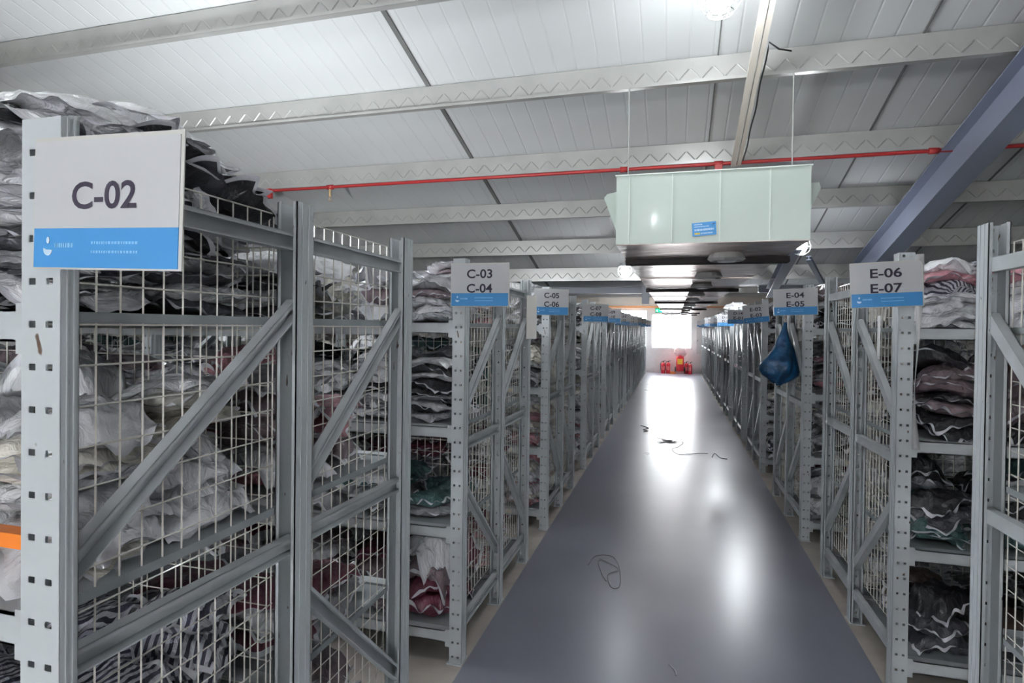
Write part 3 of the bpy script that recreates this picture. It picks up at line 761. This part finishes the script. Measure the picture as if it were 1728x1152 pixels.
# ================================================================== FIRE EQUIPMENT
EXR = mat('extinguisher_red', (.72, .02, .04), .3, coat=.5)
def extinguisher(x, y, s, lab, pale=False, rot=0):
    e = ob('fire_extinguisher', None, None, (x, y, 0)); e.scale = (s, s, s); e.rotation_euler.z = rot
    tag(e, lab, 'fire extinguisher', 'fire extinguishers at the far wall')
    MB().lathe([(.07, 0), (.075, .01), (.075, .33), (.06, .37), (.025, .40)], 16).build('cylinder', EXR, e, smooth=True)
    mb = MB().lathe([(.02, .40), (.02, .44), (.012, .45)], 10); mb.build('valve', RUB, e)
    MB().tube([(-.01, 0, .44), (.05, -.01, .47), (.09, -.01, .46)], .007, 5).tube([(0, 0, .44), (.05, 0, .435)], .006, 5).build('handle', RUB, e)
    MB().tube([(-.015, 0, .43), (-.07, -.01, .42), (-.10, -.01, .33), (-.09, -.01, .16), (-.085, -.01, .1)], .009, 6, ).build('hose', RUB, e, smooth=True)
    mb = MB()
    n = 8
    for k in range(n):
        a0 = -pi/2-.8+1.6*k/n; a1 = -pi/2-.8+1.6*(k+1)/n; r = .0765
        mb.quad((r*cos(a0), r*sin(a0), .12), (r*cos(a1), r*sin(a1), .12), (r*cos(a1), r*sin(a1), .26), (r*cos(a0), r*sin(a0), .26))
    mb.build('instruction_label', mat('ext_label', (.8, .6, .55) if pale else (.8, .2, .2), .5), e)
extinguisher(-.36, 22.35, 1.02, 'red fire extinguisher, leftmost under the far window')
extinguisher(-.18, 22.35, 1.02, 'red fire extinguisher beside the orange tray under the far window')
extinguisher(.47, 22.4, 1.0, 'red fire extinguisher with pale label right of the wheeled unit', True, .3)
extinguisher(.60, 22.3, .96, 'red fire extinguisher, rightmost under the far window', False, -.4)
tag(MB().box(-.10, .10, 22.22, 22.42, 0, .07).build('floor_tray', mat('orange_plastic', (.8, .2, .03), .5)), 'flat orange tray on the floor by the red extinguishers', 'tray')
e = ob('wheeled_extinguisher', None, None, (.24, 22.3, 0)); tag(e, 'red wheeled fire extinguisher trolley with a yellow label', 'fire extinguisher')
MB().lathe([(.12, .1), (.14, .13), (.14, .62), (.10, .70), (.05, .74), (.04, .80)], 18).build('cylinder', EXR, e, smooth=True)
for sx in (-1, 1): 
    mb = MB(); mb.tube([(sx*.14, .08, .13), (sx*.19, .08, .13)], .13, 16); mb.build('wheel', RUB, e)
    MB().tube([(sx*.13, .05, .08), (sx*.13, .10, .95), (sx*.08, .10, 1.0)], .012, 6).build('handle_tube', EXR, e)
MB().box(-.16, .16, -.15, .12, .02, .09).build('base', mat('trolley_base', (.55, .25, .25), .4), e)
mb = MB()
for k in range(8):
    a0 = -pi/2-.7+1.4*k/8; a1 = -pi/2-.7+1.4*(k+1)/8; r = .142
    mb.quad((r*cos(a0), r*sin(a0), .36), (r*cos(a1), r*sin(a1), .36), (r*cos(a1), r*sin(a1), .56), (r*cos(a0), r*sin(a0), .56))
mb.build('label_plate', mat('yellow_label', (.85, .5, .05), .5), e)
# crumpled plastic over the top of the wheeled unit
def blob(seed, rx, ry, rz2, amp, nseg=20, nr=14):
    mb = MB(); so = Vector((seed, seed*2, 0))
    for j in range(nr+1):
        ph = -pi/2+pi*j/nr
        for i in range(nseg):
            t = 2*pi*i/nseg; d = Vector((cos(ph)*cos(t), cos(ph)*sin(t), sin(ph)))
            k = 1+amp*(noise.noise(d*2.2+so)+.6*noise.noise(d*5+so))
            mb.v.append((d.x*rx*k, d.y*ry*k, d.z*rz2*k))
    for j in range(nr):
        for i in range(nseg):
            mb.f.append((j*nseg+i, j*nseg+(i+1) % nseg, (j+1)*nseg+(i+1) % nseg, (j+1)*nseg+i)); mb.m.append(0)
    return mb
o = blob(3, .22, .14, .17, .35).build('plastic_bag', mat('white_plastic_film', (.85, .80, .80), .3, alpha=.7), smooth=True, loc=(.24, 22.28, .80)); tag(o, 'crumpled clear white plastic bag over the wheeled extinguisher', 'plastic bag')
o = blob(9, .20, .15, .10, .5).build('crumpled_film', mat('white_film2', (.85, .85, .87), .3, coat=.4), loc=(1.12, 11.6, 2.05)); tag(o, 'crumpled white plastic film on top of the rack signed D-12', 'plastic film')
# electric box on the far wall
e = ob('electric_box', None, None, (.98, 22.62, 1.15)); tag(e, 'pale grey electric cabinet on the far wall right of the window', 'cabinet')
MB().box(-.17, .17, -.06, .07, -.40, .56).build('cabinet_body', mat('box_grey', (.62, .58, .57), .4), e)
MB().box(-.155, .155, -.075, -.06, -.385, .545).build('door', mat('box_grey2', (.68, .64, .63), .4), e)
MB().box(-.13, -.115, -.09, -.075, .05, .12).build('latch', RUB, e)

# ================================================================== SMALL THINGS ON RACKS
# blue sack hanging from a post
def sack():
    mb = MB(); nz_, ns = 22, 26
    for j in range(nz_+1):
        f = j/nz_; z = -f*.53
        rad = .012 + .105*math.sin(min(1, f*1.15)*pi/2)**1.6 if f < .85 else .117*(1-(f-.85)/.15*.75)
        for i in range(ns):
            t = 2*pi*i/ns
            k = 1 + .28*f*sin(5*t+f*3) + .35*noise.noise(Vector((cos(t)*1.5, sin(t)*1.5, f*4)))
            x = rad*1.15*k*cos(t) - .05*f; y = rad*.75*k*sin(t)
            zz = z + .05*f*noise.noise(Vector((cos(t)*2, sin(t)*2, 7)))
            if cos(t) < -.75 and .6 < f < .9: x -= .05*(1-abs(f-.75)/.15)
            mb.v.append((x, y, zz))
    for j in range(nz_):
        for i in range(ns): mb.f.append((j*ns+i, (j+1)*ns+i, (j+1)*ns+(i+1) % ns, j*ns+(i+1) % ns)); mb.m.append(0)
    mb.f.append(tuple(range(ns))); mb.m.append(0); mb.f.append(tuple(nz_*ns+i for i in range(ns))[::-1]); mb.m.append(0)
    return mb
o = sack().build('blue_sack', mat('blue_woven', (.015, .12, .30), .35, coat=.3, bump=.4, bscale=25, noise_amt=.45, nscale=12), smooth=True, loc=(.93, 5.46, 1.72)); tag(o, 'crumpled blue sack hanging from the aisle post of the rack signed E-04', 'sack')
# white card strip on the rear post of the C-03 rack
o = MB().box(-.05, .05, -.002, .002, -.15, .15).build('card_strip', mat('card_white', (.80, .78, .74), .3, coat=.4), loc=(-.955, 3.93, 1.72)); o.rotation_euler.z = R(60); tag(o, 'narrow white card strip hanging on the rear post of the C-03 rack', 'card')
o = MB().box(-.05, .05, -.002, .0, -.11, .11).build('paper_sheet', mat('paper_white', (.80, .80, .78), .5), loc=(1.005, 3.05+.30, 1.62)); o.rotation_euler.z = R(80); tag(o, 'blank white paper sheet behind the sign reading E-06', 'paper')
# loose plastic film hanging at the E-06 post
mb = MB(); n = 40; fl = mat('clear_strip', (.75, .75, .75), .15, coat=.6, alpha=.45)
for k in range(n+1):
    z = 2.0-k*.022; mb.v += [(1.05+.006*sin(z*9), 3.012, z), (1.066+.014*sin(z*7+1), 3.005+.01*sin(z*11), z)]
for k in range(n): mb.f.append((2*k, 2*k+1, 2*k+3, 2*k+2)); mb.m.append(0)
o = mb.build('film_strip', fl, smooth=True); sm = o.modifiers.new('s', 'SOLIDIFY'); sm.thickness = .002
tag(o, 'strip of clear plastic film hanging down the post under sign E-06', 'plastic film')
# rack warning card on C-03... nothing more
# floor strings
def string(name, pts, r, m, lab, cat='string'):
    mb = MB(); P = [Vector(p) for p in pts]; out = []
    for i in range(len(P)-1):
        a = P[max(i-1, 0)]; b_ = P[i]; c = P[i+1]; d = P[min(i+2, len(P)-1)]
        for k in range(5):
            t = k/5; out.append(.5*((2*b_)+(c-a)*t+(2*a-5*b_+4*c-d)*t*t+(3*b_-a-3*c+d)*t**3))
    out.append(P[-1]); mb.tube(out, r, 5); tag(mb.build(name, m, smooth=True), lab, cat)
z = .004
STR = mat('dark_string', (.05, .045, .04), .6); STL = mat('grey_twine', (.30, .27, .28), .5)
rr = random.Random(5)
pts = [(-.22, 9.1, z)] + [(-.18+.22*((k % 2))+rr.uniform(-.03, .05), 8.95-.03*k+rr.uniform(-.05, .05), z+.002*(k % 3)) for k in range(9)] + [(.14, 8.85, z), (.10, 8.5, z), (.0, 8.25, z), (.08, 7.95, z), (.2, 8.0, z), (.35, 8.1, z), (.46, 8.12, z)]
string('packing_string', pts, .0028, STR, 'tangled dark string on the aisle floor in mid distance')
string('packing_string', [(-.52, 10.1, z), (-.44, 10.0, z), (-.38, 9.85, z), (-.46, 9.7, z), (-.38, 9.6, z), (-.44, 9.5, z)], .005, STR, 'short curled dark string on the aisle beyond the big tangle')
string('wire_loop', [(-.55, 4.02, z), (-.52, 4.2, z), (-.40, 4.22, z), (-.33, 4.0, z), (-.31, 3.75, z), (-.36, 3.72, z), (-.40, 3.9, z), (-.34, 4.0, z+.003), (-.45, 4.12, z+.004), (-.49, 4.1, z), (-.44, 3.9, z), (-.40, 3.8, z)], .0025, STL, 'thin loose loop of pale wire on the near aisle floor', 'wire')
string('packing_string', [(.50, 7.9, z), (.55, 8.15, z), (.60, 7.9, z), (.68, 7.85, z)], .004, STR, 'faint short string right of the tangled string on floor')
string('paper_scrap', [(.0, 2.95, z), (.03, 2.9, z), (.035, 2.86, z)], .003, mat('scrap', (.55, .55, .6), .5), 'tiny pale scrap on the floor nearest the camera', 'scrap')
